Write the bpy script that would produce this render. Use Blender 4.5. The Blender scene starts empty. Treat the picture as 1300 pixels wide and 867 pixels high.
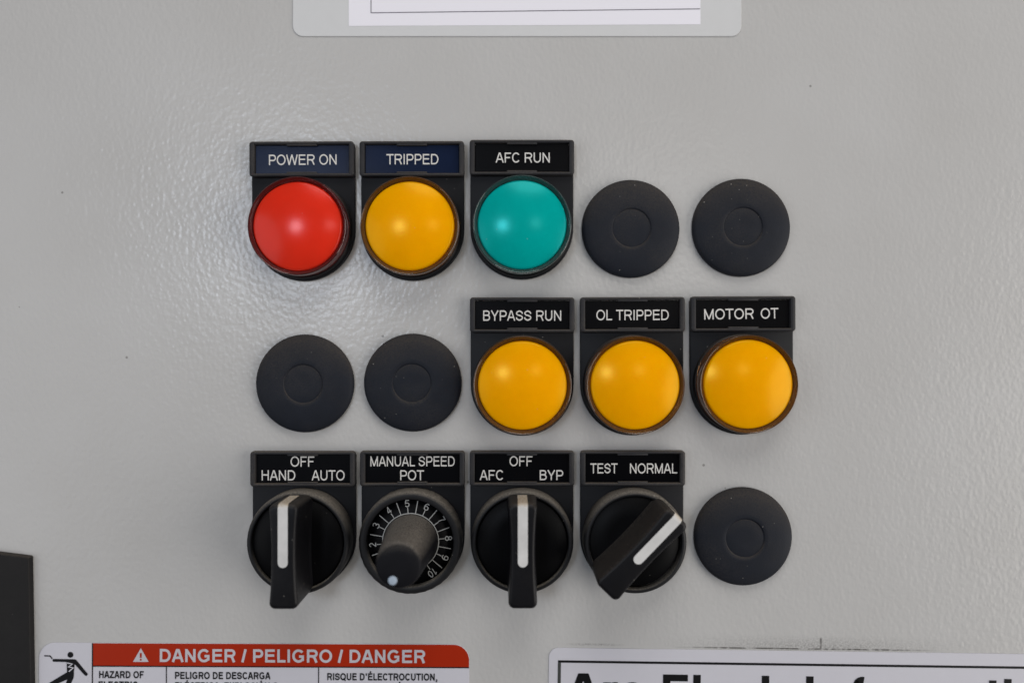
import bpy, bmesh, math, random
from mathutils import Vector
random.seed(7)
SC = bpy.context.scene
COL = SC.collection
S = 0.00023            # metres per unit (one unit = one photo pixel on the panel face)
D = 950.0              # camera distance in units
PI = math.pi

# ------------------------------------------------------------------ camera
cd = bpy.data.cameras.new("camera")
cd.sensor_width = 36.0
cd.lens = 36.0 * D / 1300.0
cd.clip_start = 0.005
cd.clip_end = 50
cam = bpy.data.objects.new("camera", cd)
cam.location = (0, -D * S, 0)
cam.rotation_euler = (PI / 2, 0, 0)
COL.objects.link(cam)
SC.camera = cam
cd.dof.use_dof = True
cd.dof.focus_distance = (D - 30) * S
cd.dof.aperture_fstop = 4.5

# ------------------------------------------------------------------ light
W = bpy.data.worlds.new("World")
SC.world = W
W.use_nodes = True
bg = W.node_tree.nodes["Background"]
bg.inputs[0].default_value = (1.0, 0.985, 0.96, 1)
bg.inputs[1].default_value = 0.06


def area(name, pos, target, size, power, color, shape='DISK'):
    l = bpy.data.lights.new(name, 'AREA')
    l.shape = shape
    l.size = size
    l.energy = power
    l.color = color
    o = bpy.data.objects.new(name, l)
    o.location = pos
    o.rotation_euler = (Vector(target) - Vector(pos)).to_track_quat('-Z', 'Y').to_euler()
    COL.objects.link(o)
    return o


# bright round lamp up-left behind the camera: the glint on the panel paint and domes
area("lamp_left", (-0.545, -1.75, 0.27), (0, 0, 0), 0.30, 5.0, (0.78, 0.87, 1.0))
# second, weaker lamp up-right behind the camera
area("lamp_right", (0.42, -1.75, 0.33), (0, 0, 0), 0.26, 1.0, (1.0, 0.97, 0.92))
# broad soft light from above and a warm one from the lower right
area("soft_top", (0.12, -0.62, 1.0), (0, 0, 0.06), 0.8, 6.0, (1.0, 0.98, 0.95))
area("soft_left", (-1.2, -0.9, -0.1), (0, 0, 0), 1.2, 4.5, (0.93, 0.95, 1.0))  # added fill, there to soften the shadow on the left
area("soft_right", (1.35, -0.66, -0.18), (0.02, 0, 0.0), 1.5, 17.5, (1.0, 0.96, 0.91))

SC.view_settings.view_transform = 'Standard'
SC.view_settings.look = 'None'
SC.view_settings.exposure = 0.06
SC.view_settings.gamma = 1.0
SC.view_settings.use_curve_mapping = False


# ------------------------------------------------------------------ materials
def sock(b, *names):
    for n in names:
        if n in b.inputs:
            return b.inputs[n]


def newmat(name, color, rough=0.5, spec=0.5):
    m = bpy.data.materials.new(name)
    m.use_nodes = True
    b = m.node_tree.nodes["Principled BSDF"]
    b.inputs["Base Color"].default_value = (*color, 1)
    b.inputs["Roughness"].default_value = rough
    sock(b, "Specular IOR Level").default_value = spec
    return m, m.node_tree.nodes, m.node_tree.links, b


def N(nodes, t, **kw):
    n = nodes.new(t)
    for k, v in kw.items():
        setattr(n, k, v)
    return n


def math_node(nodes, links, op, a, b=None, c=None, clamp=False):
    n = nodes.new("ShaderNodeMath")
    n.operation = op
    n.use_clamp = clamp
    for i, v in enumerate((a, b, c)):
        if v is None:
            continue
        if isinstance(v, (int, float)):
            n.inputs[i].default_value = v
        else:
            links.new(v, n.inputs[i])
    return n.outputs[0]


def noise(nodes, links, vec, scale, detail=2.0, rough=0.5):
    n = nodes.new("ShaderNodeTexNoise")
    n.inputs["Scale"].default_value = scale
    n.inputs["Detail"].default_value = detail
    n.inputs["Roughness"].default_value = rough
    links.new(vec, n.inputs["Vector"])
    return n.outputs["Fac"]


def ramp(nodes, links, fac, a, b, ca=(0, 0, 0, 1), cb=(1, 1, 1, 1)):
    r = nodes.new("ShaderNodeValToRGB")
    r.color_ramp.elements[0].position = a
    r.color_ramp.elements[1].position = b
    r.color_ramp.elements[0].color = ca
    r.color_ramp.elements[1].color = cb
    links.new(fac, r.inputs[0])
    return r.outputs[0]


def mix(nodes, links, fac, a, b):
    n = nodes.new("ShaderNodeMix")
    n.data_type = 'RGBA'
    if isinstance(fac, (int, float)):
        n.inputs[0].default_value = fac
    else:
        links.new(fac, n.inputs[0])
    for i, v in ((6, a), (7, b)):
        if isinstance(v, tuple):
            n.inputs[i].default_value = (*v[:3], 1)
        else:
            links.new(v, n.inputs[i])
    return n.outputs[2]


def objvec(nodes):
    return nodes.new("ShaderNodeTexCoord").outputs["Object"]


def geovec(nodes):
    return nodes.new("ShaderNodeNewGeometry").outputs["Position"]


def plastic(name, color, rough=0.5, dust=0.0, dustcol=(0.16, 0.13, 0.1), specks=0.0, spec=0.4, bump=0.12, film=0.0,
            bscale=2600, var=0.2, dlo=0.12, dhi=0.85):
    """Moulded plastic with dust settled on its upward faces, a thin uneven film and pale specks."""
    m, nd, lk, b = newmat(name, color, rough, spec)
    pos = geovec(nd)
    col = color
    n1 = noise(nd, lk, pos, 260, 4, 0.6)
    n2 = noise(nd, lk, pos, 2200, 3, 0.7)
    c = mix(nd, lk, n1, tuple(x * (1 - var) for x in color), tuple(x * (1 + var) for x in color))
    if film > 0:
        # grey-brown film, patchy
        f1 = ramp(nd, lk, noise(nd, lk, pos, 70, 3, 0.6), 0.42, 0.68)
        f2 = ramp(nd, lk, n2, 0.35, 0.75)
        f = math_node(nd, lk, 'MULTIPLY', f1, f2)
        f = math_node(nd, lk, 'MULTIPLY', f, film)
        c = mix(nd, lk, f, c, dustcol)
    if dust > 0:
        g = nd.new("ShaderNodeNewGeometry")
        sep = nd.new("ShaderNodeSeparateXYZ")
        lk.new(g.outputs["Normal"], sep.inputs[0])
        up = ramp(nd, lk, sep.outputs["Z"], dlo, dhi)
        p = ramp(nd, lk, n2, 0.2, 0.62)
        f = math_node(nd, lk, 'MULTIPLY', up, p)
        f = math_node(nd, lk, 'MULTIPLY', f, dust)
        c = mix(nd, lk, f, c, dustcol)
        r = math_node(nd, lk, 'MULTIPLY_ADD', f, 0.4, rough, clamp=True)
        lk.new(r, b.inputs["Roughness"])
    if specks > 0:
        v = nd.new("ShaderNodeTexVoronoi")
        v.inputs["Scale"].default_value = 900
        lk.new(pos, v.inputs["Vector"])
        sp = math_node(nd, lk, 'LESS_THAN', v.outputs["Distance"], 0.12)
        wn = nd.new("ShaderNodeSeparateColor")
        lk.new(v.outputs["Color"], wn.inputs[0])
        keep = math_node(nd, lk, 'GREATER_THAN', wn.outputs[0], 1.0 - specks)
        f = math_node(nd, lk, 'MULTIPLY', sp, keep)
        f = math_node(nd, lk, 'MULTIPLY', f, wn.outputs[1])
        c = mix(nd, lk, f, c, (0.36, 0.34, 0.31))
    lk.new(c, b.inputs["Base Color"])
    if bump > 0:
        bp = nd.new("ShaderNodeBump")
        bp.inputs["Strength"].default_value = bump
        bp.inputs["Distance"].default_value = 0.0001
        lk.new(noise(nd, lk, pos, bscale, 3, 0.6), bp.inputs["Height"])
        lk.new(bp.outputs[0], b.inputs["Normal"])
    return m


M = {}


def make_panel_mat():
    m, nd, lk, b = newmat("textured_grey_paint", (0.4, 0.4, 0.385), 0.24, 0.34)
    pos = objvec(nd)
    sep = nd.new("ShaderNodeSeparateXYZ")
    lk.new(pos, sep.inputs[0])
    x, y = sep.outputs["X"], sep.outputs["Y"]
    # orange-peel enamel: rounded pebbles and a finer grain
    vb = nd.new("ShaderNodeTexVoronoi")
    vb.feature = 'SMOOTH_F1'
    vb.inputs["Scale"].default_value = 800
    vb.inputs["Smoothness"].default_value = 1.0
    wob = nd.new("ShaderNodeMapping")
    wob.inputs["Scale"].default_value = (1.15, 0.8, 1.0)
    lk.new(pos, wob.inputs["Vector"])
    lk.new(wob.outputs[0], vb.inputs["Vector"])
    n1 = noise(nd, lk, pos, 900, 1.0, 0.4)
    n2 = noise(nd, lk, pos, 260, 2.0, 0.5)
    h = math_node(nd, lk, 'MULTIPLY_ADD', vb.outputs["Distance"], -1.3, math_node(nd, lk, 'MULTIPLY', n1, 0.9))
    h = math_node(nd, lk, 'MULTIPLY_ADD', n2, 0.5, h)
    bp = nd.new("ShaderNodeBump")
    bp.inputs["Strength"].default_value = 0.8
    bp.inputs["Distance"].default_value = 0.000062
    lk.new(h, bp.inputs["Height"])
    lk.new(bp.outputs[0], b.inputs["Normal"])
    # colour: faint blotches
    blot = noise(nd, lk, pos, 22, 3, 0.55)
    c = mix(nd, lk, ramp(nd, lk, blot, 0.3, 0.7), (0.482, 0.472, 0.462), (0.508, 0.5, 0.493))
    # sparse dark specks of dirt
    v = nd.new("ShaderNodeTexVoronoi")
    v.inputs["Scale"].default_value = 160
    lk.new(pos, v.inputs["Vector"])
    wn = nd.new("ShaderNodeSeparateColor")
    lk.new(v.outputs["Color"], wn.inputs[0])
    sp = math_node(nd, lk, 'LESS_THAN', v.outputs["Distance"], 0.06)
    f = math_node(nd, lk, 'MULTIPLY', sp, math_node(nd, lk, 'GREATER_THAN', wn.outputs[0], 0.94))
    f = math_node(nd, lk, 'MULTIPLY', f, 0.55)
    c = mix(nd, lk, f, c, (0.09, 0.08, 0.07))
    # smudge of old adhesive dirt along the top edge of the arc flash sign (slope of the sign: -0.0134)
    line = math_node(nd, lk, 'MULTIPLY_ADD', x, 0.0134, y)          # = y0 on the sign's top edge

    def band(centre, half, val):
        d = math_node(nd, lk, 'ABSOLUTE', math_node(nd, lk, 'SUBTRACT', val, centre))
        return math_node(nd, lk, 'SUBTRACT', 1.0, math_node(nd, lk, 'DIVIDE', d, half), clamp=True)
    grit = ramp(nd, lk, noise(nd, lk, pos, 1900, 3, 0.7), 0.4, 0.62)
    grit2 = ramp(nd, lk, noise(nd, lk, pos, 500, 2, 0.6), 0.3, 0.55)
    y0 = -386.3 * S
    soft = math_node(nd, lk, 'MULTIPLY', band(y0 + 5 * S, 15 * S, line), band(385 * S, 215 * S, x))
    soft = math_node(nd, lk, 'MULTIPLY', math_node(nd, lk, 'MULTIPLY', soft, grit), 0.5)
    hard = math_node(nd, lk, 'MULTIPLY', math_node(nd, lk, 'MULTIPLY', band(y0 + 1.6 * S, 1.4 * S, line), 1.6, clamp=True),
                     math_node(nd, lk, 'MULTIPLY', band(375 * S, 175 * S, x), 2.5, clamp=True))
    hard = math_node(nd, lk, 'MULTIPLY', math_node(nd, lk, 'MULTIPLY', hard, grit2), 0.85)
    tick = math_node(nd, lk, 'MULTIPLY', math_node(nd, lk, 'MULTIPLY', band(392 * S, 2.0 * S, x), 1.5, clamp=True),
                     math_node(nd, lk, 'MULTIPLY', band(-383 * S, 8.5 * S, y), 3, clamp=True))
    tick = math_node(nd, lk, 'MULTIPLY', math_node(nd, lk, 'MULTIPLY', tick, grit2), 0.75)
    l2 = math_node(nd, lk, 'MULTIPLY', math_node(nd, lk, 'MULTIPLY', band(y0 + 3.5 * S, 2 * S, line), 1.2, clamp=True),
                   math_node(nd, lk, 'MULTIPLY', band(105 * S, 42 * S, x), 1.5, clamp=True))
    l2 = math_node(nd, lk, 'MULTIPLY', math_node(nd, lk, 'MULTIPLY', l2, grit), 0.5)
    f = math_node(nd, lk, 'MAXIMUM', math_node(nd, lk, 'MAXIMUM', soft, hard), math_node(nd, lk, 'MAXIMUM', tick, l2))
    c = mix(nd, lk, f, c, (0.05, 0.045, 0.04))
    lk.new(c, b.inputs["Base Color"])
    return m


M['panel'] = make_panel_mat()
M['plate'] = plastic("black_backplate_plastic", (0.0075, 0.008, 0.0105), 0.5, dust=0.35, specks=0.05, spec=0.2)
M['frame'] = plastic("charcoal_frame_plastic", (0.021, 0.021, 0.024), 0.55, dust=0.5, specks=0.06, film=0.25, spec=0.25)
M['label'] = plastic("black_engraved_label", (0.0012, 0.0012, 0.002), 0.3, specks=0.0, bump=0.05, spec=0.12)
M['bluelabel'] = plastic("navy_engraved_label", (0.006, 0.012, 0.036), 0.24, specks=0.0, bump=0.1, spec=0.08)
M['ink'] = newmat("white_engraved_letters", (0.68, 0.66, 0.63), 0.6, 0.3)[0]
M['dimink'] = newmat("grey_white_scale_print", (0.42, 0.42, 0.41), 0.6, 0.2)[0]
M['bezel'] = plastic("black_bezel_plastic", (0.006, 0.006, 0.007), 0.4, dust=0.3, spec=0.25)
M['ring'] = plastic("charcoal_collar_plastic", (0.013, 0.013, 0.0145), 0.5, dust=0.95, dustcol=(0.21, 0.185, 0.155), specks=0.08, spec=0.25)
M['disc'] = plastic("black_disc_plastic", (0.0018, 0.0018, 0.0024), 0.45, specks=0.04, spec=0.1)
M['handle'] = plastic("black_handle_plastic", (0.0045, 0.0045, 0.006), 0.42, dust=0.5, dustcol=(0.085, 0.073, 0.062), specks=0.05, film=0.06, spec=0.22)
M['stripe'] = plastic("white_pointer_stripe", (0.62, 0.61, 0.6), 0.5, dust=0.9, dustcol=(0.36, 0.26, 0.14), bump=0.05)
M['knob'] = plastic("black_knob_plastic", (0.005, 0.005, 0.007), 0.6, dust=1.0, dustcol=(0.165, 0.148, 0.13), spec=0.15)
M['dot'] = newmat("pale_blue_grey_dot", (0.36, 0.43, 0.52), 0.5)[0]
M['plug'] = plastic("charcoal_rubber_plug", (0.0105, 0.0125, 0.019), 0.6, dust=0.75, dlo=0.02, dhi=0.3, dustcol=(0.055, 0.047, 0.041), specks=0.08, spec=0.2,
                    bump=0.35, film=0.35)
M['bar'] = plastic("black_bar_coating", (0.014, 0.013, 0.013), 0.6, dust=0.25, specks=0.03, spec=0.2, bump=0.5, bscale=900)
M['white'] = plastic("white_vinyl", (0.58, 0.57, 0.62), 0.4, bump=0.12, bscale=900, var=0.03)
M['red'] = plastic("red_sign_ink", (0.36, 0.02, 0.003), 0.4, bump=0.12, bscale=900, spec=0.2, var=0.04)
M['black'] = newmat("black_print", (0.004, 0.004, 0.005), 0.5, 0.2)[0]
M['dgrey'] = newmat("dark_grey_print", (0.045, 0.048, 0.045), 0.5)[0]
M['pale'] = newmat("pale_sign_letters", (0.52, 0.5, 0.54), 0.45)[0]
M['paper'] = newmat("white_paper", (0.84, 0.82, 0.88), 0.75, 0.2)[0]
M['sleeve'] = plastic("frosted_laminate", (0.61, 0.61, 0.615), 0.4, bump=0.1, bscale=900, var=0.03)
M['edgeshade'] = newmat("grey_painted_edge_shadow", (0.16, 0.15, 0.18), 0.7)[0]  # grey for the painted shadow gap at the upper paper's edge


def dome_mat(name, col, sss, tint):
    m, nd, lk, b = newmat(name, col, 0.21, 0.45)
    b.inputs["Specular Tint"].default_value = (*tint, 1)
    b.inputs["Subsurface Weight"].default_value = 0.35
    b.inputs["Subsurface Radius"].default_value = sss
    b.inputs["Subsurface Scale"].default_value = 0.006
    pos = geovec(nd)
    v = nd.new("ShaderNodeTexVoronoi")
    v.inputs["Scale"].default_value = 700
    lk.new(pos, v.inputs["Vector"])
    wn = nd.new("ShaderNodeSeparateColor")
    lk.new(v.outputs["Color"], wn.inputs[0])
    f = math_node(nd, lk, 'MULTIPLY', math_node(nd, lk, 'LESS_THAN', v.outputs["Distance"], 0.15),
                  math_node(nd, lk, 'GREATER_THAN', wn.outputs[0], 0.97))
    f = math_node(nd, lk, 'MULTIPLY', f, 0.12)
    blot = ramp(nd, lk, noise(nd, lk, pos, 120, 3, 0.6), 0.3, 0.7)
    c = mix(nd, lk, blot, tuple(q * 0.95 for q in col), tuple(min(1, q * 1.04) for q in col))
    c = mix(nd, lk, f, c, (0.5, 0.42, 0.36))
    lk.new(c, b.inputs["Base Color"])
    bp = nd.new("ShaderNodeBump")
    bp.inputs["Strength"].default_value = 0.06
    bp.inputs["Distance"].default_value = 0.0001
    lk.new(noise(nd, lk, pos, 2200, 2, 0.5), bp.inputs["Height"])
    lk.new(bp.outputs[0], b.inputs["Normal"])
    return m


def rim_mat(name, col):
    m, nd, lk, b = newmat(name, col, 0.08, 0.5)
    b.inputs["Transmission Weight"].default_value = 0.75
    b.inputs["IOR"].default_value = 1.45
    pos = geovec(nd)
    g = nd.new("ShaderNodeNewGeometry")
    sep = nd.new("ShaderNodeSeparateXYZ")
    lk.new(g.outputs["Normal"], sep.inputs[0])
    up = ramp(nd, lk, sep.outputs["Z"], 0.0, 0.9)
    p = ramp(nd, lk, noise(nd, lk, pos, 2400, 3, 0.7), 0.3, 0.65)
    f = math_node(nd, lk, 'MULTIPLY', math_node(nd, lk, 'MULTIPLY', up, p), 0.2)
    c = mix(nd, lk, f, col, (0.3, 0.24, 0.19))
    lk.new(c, b.inputs["Base Color"])
    t = math_node(nd, lk, 'MULTIPLY_ADD', f, -0.85, 0.85)
    lk.new(t, b.inputs["Transmission Weight"])
    r = math_node(nd, lk, 'MULTIPLY_ADD', f, 0.8, 0.08)
    lk.new(r, b.inputs["Roughness"])
    return m


M['red_dome'] = dome_mat("red_lens", (0.74, 0.028, 0.01), (1, 0.1, 0.05), (1, 0.5, 0.5))
M['amber_dome'] = dome_mat("amber_lens", (0.92, 0.385, 0.0), (1, 0.5, 0.05), (1, 0.75, 0.12))
M['teal_dome'] = dome_mat("teal_lens", (0.0, 0.37, 0.34), (0.1, 1, 0.9), (0.15, 1, 1))
M['red_rim'] = rim_mat("dark_red_clear_rim", (0.32, 0.06, 0.06))
M['amber_rim'] = rim_mat("amber_clear_rim", (0.38, 0.175, 0.06))
M['teal_rim'] = rim_mat("smoky_teal_clear_rim", (0.14, 0.26, 0.25))


# ------------------------------------------------------------------ object helpers
def obj(name, bm, mat, parent=None, smooth=None):
    for v in bm.verts:
        v.co *= S
    if smooth is not None:
        for f in bm.faces:
            f.smooth = True
        for e in bm.edges:
            if len(e.link_faces) == 2 and e.calc_face_angle(0) > smooth:
                e.smooth = False
    me = bpy.data.meshes.new(name)
    bm.to_mesh(me)
    bm.free()
    me.materials.append(mat)
    o = bpy.data.objects.new(name, me)
    COL.objects.link(o)
    if parent:
        o.parent = parent
    return o


def place(o, x, y, rot=0.0):
    """x right, y up (units on the panel face, from its centre); rot counter-clockwise as seen from the front"""
    o.location = (x * S, 0, y * S)
    o.rotation_euler = (PI / 2, -rot, 0)
    return o


def thing(name, label, cat, x, y, rot=0.0, group=None):
    o = bpy.data.objects.new(name, None)
    o.empty_display_size = 0.01
    COL.objects.link(o)
    place(o, x, y, rot)
    o['label'] = label
    o['category'] = cat
    if group:
        o['group'] = group
    return o


def px(X, Y, h=0.0):
    k = (D - h) / D
    return ((X - 650) * k, (433.5 - Y) * k)


def loft(loops, cap0=False, cap1=True, bm=None):
    """loops: lists of (x, y, z) with the same count, bridged in order (outside first, front last)"""
    bm = bm or bmesh.new()
    rows = [[bm.verts.new(p) for p in lp] for lp in loops]
    n = len(rows[0])
    for a, b in zip(rows, rows[1:]):
        for i in range(n):
            j = (i + 1) % n
            bm.faces.new((a[i], a[j], b[j], b[i]))
    if cap0:
        bm.faces.new(list(reversed(rows[0])))
    if cap1:
        bm.faces.new(rows[-1])
    return bm


def circ(r, z, n=96, cx=0, cy=0):
    return [(cx + r * math.cos(2 * PI * i / n), cy + r * math.sin(2 * PI * i / n), z) for i in range(n)]


def lathe(profile, n=96, cap=True):
    """profile (r, z) from the outside back to the front centre"""
    return loft([circ(r, z, n) for r, z in profile], cap1=cap)


def rrect(w, h, r, z, cx=0, cy=0, seg=6):
    out = []
    r = max(r, 0.01)
    for qx, qy, a0 in ((1, -1, -90), (1, 1, 0), (-1, 1, 90), (-1, -1, 180)):
        for k in range(seg + 1):
            a = math.radians(a0 + 90 * k / seg)
            out.append((cx + qx * (w / 2 - r) + r * math.cos(a), cy + qy * (h / 2 - r) + r * math.sin(a), z))
    return out


def slab(outline, z0, z1, bevel=0.0, seg=1):
    """extruded outline (ccw) with a small rounded front edge, made by insetting along normals"""
    def inset(pts, d):
        n = len(pts)
        res = []
        for i in range(n):
            p0, p1, p2 = Vector(pts[i - 1]), Vector(pts[i]), Vector(pts[(i + 1) % n])
            e1 = (p1 - p0)
            e2 = (p2 - p1)
            if e1.length < 1e-6 or e2.length < 1e-6:
                e1 = e2 = (p2 - p0)
            n1 = Vector((-e1.y, e1.x)).normalized()
            n2 = Vector((-e2.y, e2.x)).normalized()
            b = (n1 + n2)
            b = b.normalized() if b.length > 1e-6 else n1
            k = 1.0 / max(0.5, b.dot(n1))
            res.append((p1.x + b.x * d * k, p1.y + b.y * d * k))
        return res
    o2 = [(p[0], p[1]) for p in outline]
    loops = [[(p[0], p[1], z0) for p in o2]]
    if bevel > 0:
        for k in range(seg + 1):
            a = (PI / 2) * k / seg
            d = bevel * (1 - math.cos(a))
            zz = z1 - bevel + bevel * math.sin(a)
            loops.append([(p[0], p[1], zz) for p in inset(o2, d)])
    else:
        loops.append([(p[0], p[1], z1) for p in o2])
    return loft(loops)


def poly(bm, pts, z):
    bm.faces.new([bm.verts.new((p[0], p[1], z)) for p in pts])


# ------------------------------------------------------------------ lettering (own stroke alphabet, cap height 1)
def arc(cx, cy, rx, ry, a0, a1, n=14):
    return [(cx + rx * math.cos(math.radians(a0 + (a1 - a0) * k / n)),
             cy + ry * math.sin(math.radians(a0 + (a1 - a0) * k / n))) for k in range(n + 1)]


def spline(pts, n=5):
    out = []
    P = [pts[0]] + list(pts) + [pts[-1]]
    for i in range(1, len(P) - 2):
        p0, p1, p2, p3 = P[i - 1], P[i], P[i + 1], P[i + 2]
        for k in range(n):
            t = k / n
            out.append(tuple(0.5 * ((2 * p1[d]) + (-p0[d] + p2[d]) * t + (2 * p0[d] - 5 * p1[d] + 4 * p2[d] - p3[d]) * t * t
                                    + (-p0[d] + 3 * p1[d] - 3 * p2[d] + p3[d]) * t ** 3) for d in (0, 1)))
    out.append(pts[-1])
    return out


def glyph(ch, w):
    """advance, [strokes]; a stroke is (points, closed)"""
    h = w / 2
    T, B = 1 - h, h
    s = []

    def L(*p):
        s.append((list(p), False))

    def C(p):
        s.append((p, True))
    if ch in 'ÉÓ':
        adv, st = glyph({'É': 'E', 'Ó': 'O'}[ch], w)
        return adv, st + [([(0.42, 1.07), (0.6, 1.26)], False)]
    if ch == 'A':
        L((0.02 + h * .8, 0), (0.465 - h * .45, 1 - h * .4)); L((0.91 - h * .8, 0), (0.465 + h * .45, 1 - h * .4)); L((.465 - h * 1.3, T), (.465 + h * 1.3, T)); L((0.2, 0.33), (0.73, 0.33)); a = .93
    elif ch == 'B':
        x = .1 + h
        L((x, 0), (x, 1)); M_ = .53
        s.append(([(x, T), (.5, T)] + arc(.52, (T + M_) / 2, .31 - h, (T - M_) / 2, 90, -90) + [(x, M_)], False))
        s.append(([(x, M_), (.52, M_)] + arc(.54, (B + M_) / 2, .34 - h, (M_ - B) / 2, 90, -90) + [(x, B)], False)); a = .93
    elif ch == 'C':
        s.append((arc(.52, .5, .45 - h, .51 - h, 38, 322, 24), False)); a = 1.0
    elif ch == 'D':
        x = .1 + h
        L((x, 0), (x, 1)); s.append(([(x, B), (.46, B)] + arc(.48, .5, .46 - h, .5 - h, -90, 90, 18) + [(x, T)], False)); a = 1.01
    elif ch == 'E':
        x = .1 + h
        L((x, 0), (x, 1)); L((x, T), (.84, T)); L((x, .53), (.8, .53)); L((x, B), (.87, B)); a = .93
    elif ch == 'F':
        x = .1 + h
        L((x, 0), (x, 1)); L((x, T), (.8, T)); L((x, .5), (.7, .5)); a = .853
    elif ch == 'G':
        s.append((arc(.54, .5, .48 - h, .51 - h, 40, 318, 24) + [(.96 - h, .22), (.96 - h, .45)], False)); L((.58, .46), (.96, .46)); a = 1.08
    elif ch == 'H':
        L((.1 + h, 0), (.1 + h, 1)); L((.9 - h, 0), (.9 - h, 1)); L((.1, .54), (.9, .54)); a = 1.0
    elif ch == 'I':
        L((.13 + h * .8, 0), (.13 + h * .8, 1)); a = .26 + 1.6 * h
    elif ch == 'L':
        L((.1 + h, 0), (.1 + h, 1)); L((.1, B), (.74, B)); a = .77
    elif ch == 'M':
        L((.1 + h, 0), (.1 + h, 1)); L((1.06 - h, 0), (1.06 - h, 1)); L((.1 + h, 1 - h * .6), (.58, h * .4)); L((1.06 - h, 1 - h * .6), (.58, h * .4)); a = 1.16
    elif ch == 'N':
        L((.1 + h, 0), (.1 + h, 1)); L((.9 - h, 0), (.9 - h, 1)); L((.1 + h, 1 - h * .6), (.9 - h, h * .6)); a = 1.0
    elif ch in 'OQ':
        C(arc(.54, .5, .49 - h, .51 - h, 0, 348, 29))
        if ch == 'Q':
            L((.6, .25), (.98, -.06))
        a = 1.08
    elif ch == 'P':
        x = .1 + h
        L((x, 0), (x, 1)); s.append(([(x, T), (.56, T)] + arc(.57, (T + .44) / 2, .31 - h, (T - .44) / 2, 90, -90) + [(x, .44)], False)); a = .92
    elif ch == 'R':
        x = .1 + h
        L((x, 0), (x, 1)); s.append(([(x, T), (.58, T)] + arc(.6, (T + .48) / 2, .33 - h, (T - .48) / 2, 90, -90) + [(x, .48)], False))
        L((.52, .48), (.68, .38), (.93 - h, 0)); a = 1.0
    elif ch == 'S':
        pts = [(.80, .70), (.73, .86), (.47, 1), (.2, .87), (.14, .73), (.24, .59), (.47, .52), (.71, .42), (.80, .27), (.72, .12), (.46, 0), (.19, .12), (.1, .31)]
        s.append((spline([(min(max(x, .06 + h), .87 - h), B + y * (1 - w)) for x, y in pts]), False)); a = .93
    elif ch == 'T':
        L((.02, T), (.84, T)); L((.43, 0), (.43, T)); a = .86
    elif ch == 'U':
        s.append(([(.1 + h, 1), (.1 + h, .38)] + arc(.5, .38, .4 - h, .39 - h, 180, 360, 14) + [(.9 - h, .38), (.9 - h, 1)], False)); a = 1.0
    elif ch == 'V':
        L((.02 + h * .8, 1), (.465, h * .2)); L((.91 - h * .8, 1), (.465, h * .2)); a = .93
    elif ch == 'W':
        L((.03 + h * .7, 1), (.35, 0)); L((.35, 0), (.66, 1)); L((.66, 1), (.97, 0)); L((.97, 0), (1.29 - h * .7, 1)); a = 1.32
    elif ch == 'X':
        L((.05 + h, 0), (.88 - h, 1)); L((.05 + h, 1), (.88 - h, 0)); a = .93
    elif ch == 'Y':
        L((.02 + h, 1), (.465, .42)); L((.91 - h, 1), (.465, .42)); L((.465, 0), (.465, .45)); a = .93
    elif ch == 'Z':
        L((.06, T), (.8, T)); L((.78 - h * .5, T), (.05 + h * .8, B)); L((.04, B), (.82, B)); a = .853
    elif ch == '/':
        L((.02 + h * .6, 0), (.37 - h * .6, 1)); a = .4
    elif ch == "'":
        L((.12 + h, .66), (.12 + h, 1)); a = .24 + w
    elif ch == ',':
        L((.16 + h, w), (.16 + h, 0), (.1 + h * .6, -.2)); a = .38
    elif ch == '!':
        L((.17 + h, .3), (.17 + h, 1)); L((.17 + h, 0), (.17 + h, .16)); a = .45
    elif ch == '1':
        L((.46, 0), (.46, 1)); L((.16, .72), (.46, .93)); a = .777
    elif ch == '2':
        s.append((arc(.39, .68, .32 - h, .32 - h, 170, -20, 12) + [(.12, B)], False)); L((.06, B), (.72, B)); a = .777
    elif ch == '3':
        s.append((arc(.37, .73, .29 - h, .27 - h, 160, -90, 12), False)); s.append((arc(.37, .29, .33 - h, .3 - h, 90, -160, 12), False)); a = .777
    elif ch == '4':
        L((.52, 0), (.52, 1)); L((.5, .97), (.06, .3)); L((.03, .28), (.74, .28)); a = .777
    elif ch == '5':
        s.append(([(.7, T), (.22, T), (.14, .52)] + arc(.38, .33, .34 - h, .33 - h, 130, -160, 14), False)); a = .777
    elif ch == '6':
        C(arc(.4, .32, .33 - h, .33 - h, 0, 340, 17)); s.append((arc(.42, .5, .36 - h, .5 - h, 50, 190, 12), False)); a = .777
    elif ch == '7':
        L((.06, T), (.72, T)); L((.7, T), (.42, .45), (.3, 0)); a = .777
    elif ch == '8':
        C(arc(.39, .74, .28 - h, .27 - h, 0, 340, 17)); C(arc(.39, .28, .33 - h, .29 - h, 0, 340, 17)); a = .777
    elif ch == '9':
        C(arc(.38, .67, .33 - h, .33 - h, 0, 340, 17)); s.append((arc(.36, .5, .36 - h, .5 - h, 10, -130, 12), False)); a = .777
    elif ch == '0':
        C(arc(.39, .5, .34 - h, .51 - h, 0, 345, 23)); a = .777
    # lower case (x height .725)
    elif ch == 'r':
        L((.1 + h, 0), (.1 + h, .725)); s.append((arc(.46, .4, .36 - h, .335 - h, 180, 80, 8), False)); a = .52
    elif ch == 'c':
        s.append((arc(.4, .36, .37 - h, .38 - h, 45, 315, 18), False)); a = .77
    elif ch == 'l':
        L((.1 + h, 0), (.1 + h, 1)); a = .2 + w
    elif ch == 'i':
        L((.1 + h, 0), (.1 + h, .725)); L((.1 + h, .83), (.1 + h, 1)); a = .2 + w
    elif ch == 'a':
        s.append((arc(.38, .5, .29 - h * .5, .24 - h, 165, 0, 10) + [(.67 - h * .5, 0)], False)); C(arc(.36, .21, .3 - h, .22 - h, 0, 340, 15)); a = .77
    elif ch == 's':
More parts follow.
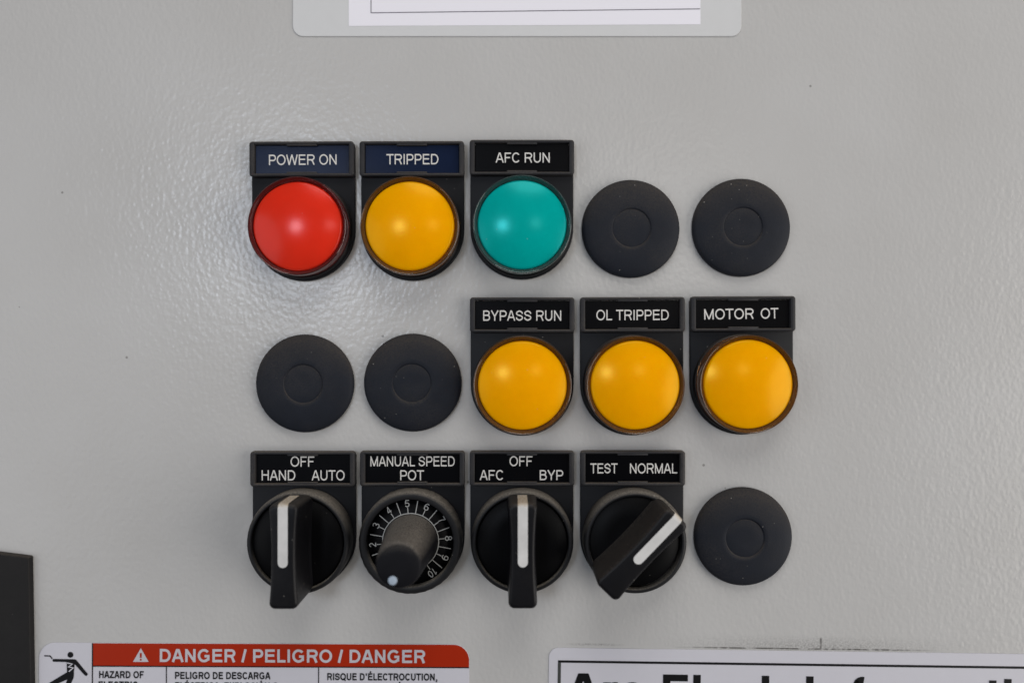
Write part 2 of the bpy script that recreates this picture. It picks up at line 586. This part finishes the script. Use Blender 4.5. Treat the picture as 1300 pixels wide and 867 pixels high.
        pts = [(.64, .72), (.36, 1), (.1, .76), (.36, .54), (.66, .27), (.36, 0), (.06, .28)]
        s.append((spline([(min(max(x, .05 + h), .69 - h), B + y * (.735 - w)) for x, y in pts]), False)); a = .75
    elif ch in 'hn':
        L((.1 + h, 0), (.1 + h, 1 if ch == 'h' else .725))
        s.append((arc(.43, .4, .33 - h, .335 - h, 180, 0, 12) + [(.76 - h, 0)], False)); a = .85
    elif ch == 'm':
        L((.1 + h, 0), (.1 + h, .725))
        for cx in (.38, .84 - w * .1):
            s.append((arc(cx, .4, .28 - h * .5, .335 - h, 180, 0, 10) + [(cx + .28 - h * .5, 0)], False))
        a = 1.24
    elif ch == 'f':
        s.append(([(.16 + h, 0), (.16 + h, .8)] + arc(.42, .75, .26 - h, .26 - h, 180, 75, 8), False)); L((.02, .725 - h), (.42, .725 - h)); a = .465
    elif ch == 'o':
        C(arc(.42, .36, .39 - h, .38 - h, 0, 342, 19)); a = .85
    elif ch == 't':
        L((.14 + h, .95), (.14 + h, .2)); L((.02, .725 - h), (.42, .725 - h)); s.append((arc(.4, .24, .26 - h, .24 - h, 180, 270, 6), False)); a = .465
    else:
        a = .39
    return a, s


def stroke_mesh(bm, pts, closed, hw, xf, z):
    n = len(pts)
    P = [Vector(p) for p in pts]
    lo, hi = [], []
    for i in range(n):
        if closed:
            a, b = P[i - 1], P[(i + 1) % n]
            d0, d1 = (P[i] - a), (b - P[i])
        else:
            d0 = P[i] - P[max(i - 1, 0)]
            d1 = P[min(i + 1, n - 1)] - P[i]
            if i == 0:
                d0 = d1
            if i == n - 1:
                d1 = d0
        d0 = d0.normalized() if d0.length > 1e-9 else d1.normalized()
        d1 = d1.normalized() if d1.length > 1e-9 else d0
        n0, n1 = Vector((-d0.y, d0.x)), Vector((-d1.y, d1.x))
        m = n0 + n1
        m = m.normalized() if m.length > 1e-6 else n0
        k = hw / max(0.6, m.dot(n0))
        q0, q1 = P[i] - m * k, P[i] + m * k
        lo.append(bm.verts.new((*xf(q0), z)))
        hi.append(bm.verts.new((*xf(q1), z)))
    rng = range(n) if closed else range(n - 1)
    for i in rng:
        j = (i + 1) % n
        f = bm.faces.new((lo[i], lo[j], hi[j], hi[i]))
        if f.normal.z < 0:
            f.normal_flip()


def text_into(bm, txt, x0, x1, y0, cap, w=0.135, z=0.0, rot=0.0, origin=(0, 0)):
    """fit txt between x0 and x1 (ink), baseline y0, cap height cap"""
    adv = 0
    lay = []
    for ch in txt:
        a, st = glyph(ch, w)
        lay.append((adv, st))
        adv += a
    xs = [px_ for off, st in lay for pts, c in st for px_ in [off + p[0] for p in pts]]
    mn, mx = min(xs) - w / 2, max(xs) + w / 2
    k = (x1 - x0) / (mx - mn)
    ca, sa = math.cos(rot), math.sin(rot)
    q = 0
    for off, st in lay:
        for pts, closed in st:
            def xf(p, off=off):
                X = x0 + (p[0] + off - mn) * k
                Y = y0 + p[1] * cap
                X -= origin[0]
                Y -= origin[1]
                return (origin[0] + X * ca - Y * sa, origin[1] + X * sa + Y * ca)
            stroke_mesh(bm, pts, closed, w / 2, xf, z + 0.02 * (q % 5))
            q += 1
    return bm


# ------------------------------------------------------------------ the panel (setting)
bm = bmesh.new()
poly(bm, [(-1500, -1100), (1500, -1100), (1500, 1100), (-1500, 1100)], 0)
panel = obj("panel", bm, M['panel'])
place(panel, 0, 0)
panel['kind'] = 'structure'
panel['label'] = "light grey enclosure panel with glossy pebbled paint"


# ------------------------------------------------------------------ legend holders shared by lights and switches
PW = 65.0


def holder(root, lines, blue=False, tilt=0.0, tabs=True):
    """backplate with a round foot, raised label frame, engraved label with its letters"""
    out = []
    for k in range(33):
        a = math.radians(180 + 180 * k / 32)
        out.append((PW * math.cos(a), PW * math.sin(a)))
    out += [(PW, 60), (PW, 104), (-PW, 104), (-PW, 60)]
    obj("backplate", slab(out, 0.3, 6.5, 1.2, 2), M['plate'], root, 0.6)
    cy = 87.0
    fr = loft([rrect(131, 44, 4, 6.4, 0, cy), rrect(131, 44, 4, 13.0, 0, cy), rrect(129.4, 42.4, 3.4, 14.4, 0, cy),
               rrect(120, 38, 0.6, 14.4, 0, cy), rrect(118.6, 36.6, 0.4, 13.6, 0, cy), rrect(118, 36, 0.3, 8.0, 0, cy)], cap1=False)
    # four retaining lips (two along the top, two along the bottom)
    if tabs:
        for yy, sg in ((cy - 18.6, 1), (cy + 18.6, -1)):
            lp = [rrect(38, 3.2, 0.6, 10.8, 0, yy + sg * 0.8), rrect(38, 3.2, 0.6, 13.2, 0, yy + sg * 0.8),
                  rrect(36.6, 2.2, 0.5, 13.9, 0, yy + sg * 0.8)]
            loft(lp, cap0=True, cap1=True, bm=fr)
    obj("label_frame", fr, M['frame'], root, 0.5)
    lb = loft([rrect(117.6, 35.6, 0.4, 6.6, 0, cy), rrect(117.6, 35.6, 0.4, 9.2, 0, cy), rrect(116.6, 34.6, 0.4, 9.8, 0, cy)])
    lab = obj("label_plate", lb, M['bluelabel' if blue else 'label'], root)
    tb = bmesh.new()
    for txt, x0, x1, y0, cap in lines:
        text_into(tb, txt, x0, x1, y0, cap, 0.128, 9.95, tilt, (0, cy))
    obj("lettering", tb, M['ink'], lab)


def pilot_light(label, X, Y, colour, lines, blue=False, rot=0.0, tilt=0.0):
    r = thing("pilot_light", label, "indicator light", X, Y, rot, "indicator lights on the panel")
    holder(r, lines, blue, tilt)
    bz = lathe([(62, 6.3), (62.3, 9), (61.5, 13.5), (60, 14), (40, 14)], cap=True)
    obj("bezel", bz, M['bezel'], r, 0.5)
    # clear tinted collar around the dome
    pr = [(55.2, 14.3), (59.3, 14.3), (60.2, 15.0), (60.4, 34.0), (60.1, 35.4), (59.4, 36.0), (58.6, 35.6), (57.6, 33.6), (55.8, 31.8), (55.2, 30.8)]
    n = 96
    cb = bmesh.new()
    rows = [[cb.verts.new(p) for p in circ(a, z, n)] for a, z in pr]
    for q in range(len(rows)):
        a, b = rows[q], rows[(q + 1) % len(rows)]
        for i in range(n):
            j = (i + 1) % n
            cb.faces.new((a[i], a[j], b[j], b[i]))
    bmesh.ops.recalc_face_normals(cb, faces=cb.faces)
    lens_pts = [(54.6, 14.2), (54.8, 29.5)]
    R = 165.0
    z0 = 41.5 - R
    steps = 26
    edge = 54.0
    for k in range(steps + 1):
        rr = edge * (1 - k / steps)
        if rr < 0.6:
            rr = 0.6
        lens_pts.append((rr, z0 + math.sqrt(R * R - rr * rr)))
    ln = obj("lens", lathe(lens_pts), M[colour + '_dome'], r, 0.6)
    obj("lens_rim", cb, M[colour + '_rim'], ln, 0.6)
    return r


C1, C2, C3, C4, C5 = -263.0, -125.3, 12.4, 151.2, 289.8
R1, R2, R3 = 142.0, -53.8, -246.5
T1 = [("POWER ON", -42, 43, 80.4, 13.0)]
pilot_light("red round indicator light under the blue label reading POWER ON", C1, R1 - .8, 'red', T1, True, 0.004, 0.004)
pilot_light("amber round indicator light under the blue label reading TRIPPED", C2, R1 - .4, 'amber', [("TRIPPED", -33, 33, 80.6, 13.0)], True, 0.002)
pilot_light("teal green round indicator light under the black label reading AFC RUN", C3, R1 + 1.2, 'teal', [("AFC RUN", -33, 35, 81.2, 12.6)], False)
pilot_light("amber round indicator light under the black label reading BYPASS RUN", C3 + .4, R2, 'amber', [("BYPASS RUN", -49, 49, 79.8, 13.0)], False)
pilot_light("amber round indicator light under the black label reading OL TRIPPED", C4, R2 + .4, 'amber', [("OL TRIPPED", -45, 46, 80.2, 13.0)], False, 0.003)
pilot_light("amber round indicator light under the black label reading MOTOR OT", C5, R2 + 1.4, 'amber', [("MOTOR", -48, 14, 80.6, 13.2), ("OT", 23, 46, 80.6, 13.2)], False, 0.004, 0.012)


# ------------------------------------------------------------------ switches
def collar(root, inner=56.5, knurl=False, depth=32.0):
    n = 144
    prof = [(60.5, 6.3), (63, 8.0), (63.2, 29.5), (62.6, 33), (61, 35.2), (59.2, 36), (inner + 1.2, 36), (inner + 0.3, 35.2), (inner, 34), (inner, depth - 4)]
    loops = []
    for a, z in prof:
        lp = circ(a, z, n)
        if knurl and 7 < z < 34 and a > 60:
            lp = [(x * (1 + 0.0045 * (1 if (i // 2) % 2 else 0)), y * (1 + 0.0045 * (1 if (i // 2) % 2 else 0)), zz) for i, (x, y, zz) in enumerate(lp)]
        loops.append(lp)
    obj("collar", loft(loops, cap1=False), M['ring'], root, 0.55)


def handle_outline(L, wm, we, z, flare=0.0, r=5.0, n=14):
    """bow-tie outline: half width wm at the middle, we at the ends, rounded corners; ccw from lower right"""
    pts = []
    right = []
    for k in range(n + 1):
        t = -1 + 2 * k / n
        y = t * (L - r)
        right.append((wm + (we - wm) * abs(t) ** 2.0, y))
    pts += right
    we2 = right[-1][0]
    for k in range(1, 7):
        a = math.radians(90 * k / 6)
        pts.append((we2 - r + r * math.cos(a), L - r + r * math.sin(a)))
    for k in range(0, 6):
        a = math.radians(90 + 90 * k / 6)
        pts.append((-we2 + r + r * math.cos(a), L - r + r * math.sin(a)))
    pts += [(-x, y) for x, y in reversed(right)]
    for k in range(1, 7):
        a = math.radians(180 + 90 * k / 6)
        pts.append((-we2 + r + r * math.cos(a), -L + r + r * math.sin(a)))
    for k in range(0, 6):
        a = math.radians(270 + 90 * k / 6)
        pts.append((we2 - r + r * math.cos(a), -L + r + r * math.sin(a)))
    return [(x, y, z) for x, y in pts]


def selector(label, X, Y, lines, angle=0.0, rot=0.0, shift=(0, 0)):
    r = thing("selector_switch", label, "rotary switch", X, Y, rot, "selector switches on the panel")
    holder(r, lines, False)
    collar(r)
    hd = lathe([(55.4, 28), (55.4, 32), (54.6, 33), (30, 33.2), (6, 33.4)])
    knob = obj("turning_disc", hd, M['disc'], r, 0.5)
    knob.rotation_euler = (0, 0, -angle)
    knob.location = (shift[0] * S, shift[1] * S, 0)
    H = 94.0
    ho = handle_outline
    lv = [ho(54, 16.6, 18.6, 32.6, r=4), ho(54.5, 16.0, 18.0, 36.5, r=4), ho(59.5, 15.5, 17.8, 37.5, r=6), ho(60.5, 15.0, 17.4, 42, r=7),
          ho(60.5, 14.4, 16.9, 70, r=7)]
    for k in range(7):
        a = (PI / 2) * k / 6
        d = 5.0 * (1 - math.cos(a))
        lv.append(ho(60.5 - d, 14.2 - d * 0.8, 16.6 - d * 0.8, H - 5.0 + 5.0 * math.sin(a), r=7 - d * 0.6))
    h = obj("handle", loft(lv), M['handle'], knob, 0.7)
    # inlaid white pointer: along the front, then down the end face
    w = 5.7
    sb = bmesh.new()
    path = [(-6.5, H + .35), (55.5, H + .35), (57.4, H - 0.1), (58.9, H - 1.0), (60.1, H - 2.4), (60.9, H - 5), (61.0, 70), (60.95, 47)]
    rows = [(sb.verts.new((-w, y, z)), sb.verts.new((w, y, z))) for y, z in path]
    for (a, b), (c, d) in zip(rows, rows[1:]):
        sb.faces.new((a, b, d, c))
    tip = [sb.verts.new((w * math.cos(t), -6.5 + w * math.sin(t), H + .35)) for t in [PI + PI * k / 10 for k in range(1, 10)]]
    sb.faces.new([rows[0][0]] + tip + [rows[0][1]])
    bmesh.ops.recalc_face_normals(sb, faces=sb.faces)
    obj("pointer_stripe", sb, M['stripe'], knob)
    return r


selector("black selector switch under label reading OFF HAND AUTO, pointer straight up", C1 + .8, R3,
         [("OFF", -16, 14.5, 89.5, 12.8), ("HAND", -53, -10, 72.2, 12.8), ("AUTO", 10.5, 52, 72.2, 12.8)])
selector("black selector switch under label reading OFF AFC BYP, pointer straight up", C3, R3 + .6,
         [("OFF", -15.5, 14, 89.5, 12.6), ("AFC", -53, -23.5, 72, 12.6), ("BYP", 22.5, 52, 72, 12.6)])
selector("black selector switch under label reading TEST NORMAL, handle turned diagonally to the right", C4, R3 + .8,
         [("TEST", -53.5, -18, 80.2, 12.6), ("NORMAL", -3, 57, 80.2, 12.6)], math.radians(44), 0, (-2.0, 1.5))

# speed potentiometer
r = thing("speed_dial", "black knob on a dial numbered to 10 under label reading MANUAL SPEED POT", "dial knob", C2 + .4, R3 + .4)
holder(r, [("MANUAL SPEED", -53, 53, 89.5, 12.6), ("POT", -15.5, 15, 72, 12.6)], False)
collar(r, 53.0, True, 30)
dial = obj("dial_face", lathe([(52.9, 24), (52.9, 28.0), (30, 28.05), (5, 28.1)]), M['disc'], r, 0.5)
tb = bmesh.new()
ri = 34.6
stroke_mesh(tb, arc(0, 0, ri, ri, -64, 246, 90), False, 0.55, lambda p: (p[0], p[1]), 28.4)
for k in range(0, 19):
    n_ = 1 + k / 2
    ang = math.radians((n_ - 5) * 30 - 5)
    d = Vector((math.sin(ang), math.cos(ang)))
    whole = k % 2 == 0
    a, b = ri, (42.0 if whole else 50.5)
    stroke_mesh(tb, [tuple(d * a), tuple(d * b)], False, 0.5, lambda p: (p[0], p[1]), 28.42)
    if whole:
        txt = str(int(n_))
        cap = 8.8
        wd = 6.0 if len(txt) == 1 else 10.4
        if txt == '1':
            wd = 2.6
        text_into(tb, txt, -wd / 2, wd / 2, 46.9 - cap / 2, cap, 0.13, 28.44, -ang, (0, 0))
obj("scale_marking", tb, M['dimink'], dial)
kn = lathe([(33.2, 28.3), (33.2, 30), (32.6, 34), (29.4, 80), (26.6, 118), (26.0, 124), (24.6, 127), (22.6, 128.2), (10, 128.6), (1, 128.6)])
kno = obj("knob", kn, M['knob'], r, 0.6)
ad = math.radians(201)
obj("pointer_dot", lathe([(5.0, 128.0), (5.0, 128.9), (4.2, 129.2), (0.5, 129.2)], 32), M['dot'], kno, 0.6)
r.children[-1]
for c in kno.children:
    c.location = (17.2 * S * math.sin(ad), 17.2 * S * math.cos(ad), 0)


# ------------------------------------------------------------------ blanking plugs
def plug(label, X, Y, rot=0.0):
    pr = [(61.6, 0.2), (61.9, 4), (61.5, 6), (60.3, 8.0), (57.5, 9.6), (50, 11.8), (40, 13.4), (30, 14.3), (25.2, 14.5), (24.6, 14.2), (24.2, 13.2), (23.6, 12.9),
          (22.8, 13.2), (22, 13.4), (10, 13.5), (1, 13.5)]
    o = obj("hole_plug", lathe(pr), M['plug'], None, 0.5)
    place(o, X, Y, rot)
    o['label'] = label
    o['category'] = "hole plug"
    o['group'] = "round black hole plugs on the panel"


plug("round charcoal hole plug between the teal light and another plug in the top row", *px(801.3, 290, 10))
plug("round charcoal hole plug at the right end of the top row, above MOTOR OT", *px(942.3, 288.5, 10), 1)
plug("round charcoal hole plug at the left end of the middle row, below the red light", *px(385.8, 487, 10), 2)
plug("round charcoal hole plug just left of the BYPASS RUN light, below the TRIPPED light", *px(523.4, 486, 10), 3)
plug("round charcoal hole plug at the right end of the bottom row, beside TEST NORMAL", *px(944.7, 682, 10), 4)

# ------------------------------------------------------------------ laminated sheet at the top
x0, y0 = px(656.5, 47)
r = thing("laminated_sheet", "white paper laminated in frosted plastic, stuck above the red and amber lights", "laminated sheet", x0, y0, 0.0)
obj("laminate", slab([(p[0], p[1]) for p in rrect(569, 330, 13, 0, 0, 165)], 0.2, 1.1, 0.4), M['sleeve'], r)
pp = bmesh.new()
poly(pp, [(-213.5, 13.0), (232.5, 15.0), (232.5, 318), (-213.5, 318)], 1.3)
pa = obj("paper", pp, M['paper'], r)
lb = bmesh.new()  # thin dark line standing in for the shadow along an upper sheet's edge
for pts in ([(-185, 317), (-185.2, 29.6), (232, 34.6)],):
    stroke_mesh(lb, pts, False, 0.55, lambda p: (p[0], p[1]), 1.5)
obj("sheet_edge_shadow", lb, M['edgeshade'], pa)

# ------------------------------------------------------------------ danger sign
x0, y0 = px(50, 815)
rt = -0.0042
r = thing("danger_sign", "white and red safety sticker reading DANGER PELIGRO DANGER with an electrocution figure", "safety sign", x0, y0, rt)


def sg(X, Y):               # photo pixel -> sign coordinates
    return (X - 50, 815 - Y + (X - 50) * 0.0042)


W_, H_ = 546.0, 150.0
obj("sticker", slab([(p[0], p[1]) for p in rrect(W_, H_, 20, 0, W_ / 2, -H_ / 2, 8)], 0.2, 0.9, 0.3), M['white'], r)
hb = bmesh.new()
pts = [(68.5, -28.6), (W_ - .3, -28.6)]
for k in range(9):
    a = math.radians(90 * k / 8)
    pts.append((W_ - 20 + 19.7 * math.cos(a), -20 + 19.7 * math.sin(a)))
pts.append((68.5, -.3))
poly(hb, pts, 1.1)
hdr = obj("red_header", hb, M['red'], r)
tb = bmesh.new()
text_into(tb, "DANGER / PELIGRO / DANGER", 153.5, 490, -23.6, 16.6, 0.19, 1.3)
poly(tb, [(119.5, -23.6), (139.5, -23.6), (129.5, -6.2)], 1.3)
obj("header_lettering", tb, M['pale'], hdr)
tb = bmesh.new()
stroke_mesh(tb, [(129.5, -12.2), (129.5, -18.4)], False, 1.2, lambda p: (p[0], p[1]), 1.5)
stroke_mesh(tb, [(129.5, -19.8), (129.5, -21.8)], False, 1.1, lambda p: (p[0], p[1]), 1.5)
obj("exclamation_mark", tb, M['red'], hdr)
tb = bmesh.new()
ident = lambda p: (p[0], p[1])
stroke_mesh(tb, [(68.2, 0), (68.2, -H_ + 1)], False, 0.7, ident, 1.32)
stroke_mesh(tb, [(68, -29.2), (W_ - .3, -29.2)], False, 0.7, ident, 1.34)
stroke_mesh(tb, [(162, -29), (162, -H_ + 1)], False, 0.6, ident, 1.32)
stroke_mesh(tb, [(355, -29), (355, -H_ + 1)], False, 0.6, ident, 1.32)
for txt, a, b, base in (("HAZARD OF", 76, 134, -44.5), ("ELECTRIC", 76, 125.5, -57.6),
                        ("PELIGRO DE DESCARGA", 173, 294, -45.2), ("ELÉCTRICA, EXPLOSIÓN O", 173, 304, -58.3),
                        ("RISQUE D'ÉLECTROCUTION,", 366, 505.5, -46.0), ("D'EXPLOSION OU ÉCLAIR D'ARC", 366, 524, -59.1)):
    text_into(tb, txt, a, b, base + .2, 9.0, 0.2, 1.36)
obj("black_print", tb, M['black'], r)
# falling man struck by a bolt
fb = bmesh.new()
poly(fb, [(40.2 + 3.7 * math.cos(2 * PI * k / 20), -15 + 3.7 * math.sin(2 * PI * k / 20)) for k in range(20)], 1.3)
stroke_mesh(fb, [(7.0, -16.4), (14.5, -16.6), (17.2, -20.2)], False, 0.75, ident, 1.3)
poly(fb, [(18.5, -20.4), (46, -20.6), (47.5, -23.2), (46, -24.4), (18.2, -23.8), (17.4, -21.6)], 1.32)
poly(fb, [(45.2, -20.6), (47.4, -21.2), (62.6, -39.4), (60.8, -41.6), (58.8, -41.2), (44, -25)], 1.34)
poly(fb, [(35.6, -23), (46, -23), (44.6, -38), (44, -42), (36, -40)], 1.36)
poly(fb, [(36, -37), (44.8, -39), (43, -43), (17, -55), (12.5, -53.5), (13, -51)], 1.38)
poly(fb, [(38, -40), (44.8, -38), (44.6, -43), (36.6, -62), (31.6, -62)], 1.40)
fig = obj("electrocution_figure", fb, M['black'], r)
zb = bmesh.new()
stroke_mesh(zb, [(36.2, -25.2), (42.8, -26.6), (38.0, -30.2), (44, -31.4), (38.6, -36)], False, 0.75, ident, 1.6)
obj("bolt", zb, M['white'], fig)

# ------------------------------------------------------------------ arc flash sign
x0, y0 = px(697, 821.5)
ra = -0.0134
r = thing("information_sign", "white sticker with black border reading Arc Flash Information below the hole plug", "information sign", x0, y0, ra)
obj("sticker", slab([(p[0], p[1]) for p in rrect(690, 170, 12, 0, 345, -85, 8)], 0.2, 0.9, 0.3), M['white'], r)
tb = bmesh.new()
stroke_mesh(tb, [(11.5, -17.0), (678, -17.0)], False, 1.5, ident, 1.1)
stroke_mesh(tb, [(678, -15.5), (678, -150)], False, 1.5, ident, 1.12)
text_into(tb, "Arc Flash Information", 23, 664, -71.6, 40.0, 0.21, 1.2)
obj("black_print", tb, M['black'], r)
tb = bmesh.new()
stroke_mesh(tb, [(13.4, -18.6), (13.4, -150)], False, 2.0, ident, 1.12)
obj("border_edge", tb, M['dgrey'], r)

# ------------------------------------------------------------------ black bar at the left edge
x0, y0 = px(-84, 709, 6)
o = obj("flat_bar", slab([(0, 18), (0, -260), (126.0, -260), (121.6, 1.5), (120.2, 2.8)], 0.3, 9, 1.8, 3), M['bar'], None)
place(o, x0, y0)
o['label'] = "flat black upright bar at the left edge beside the danger sticker"
o['category'] = "bar"
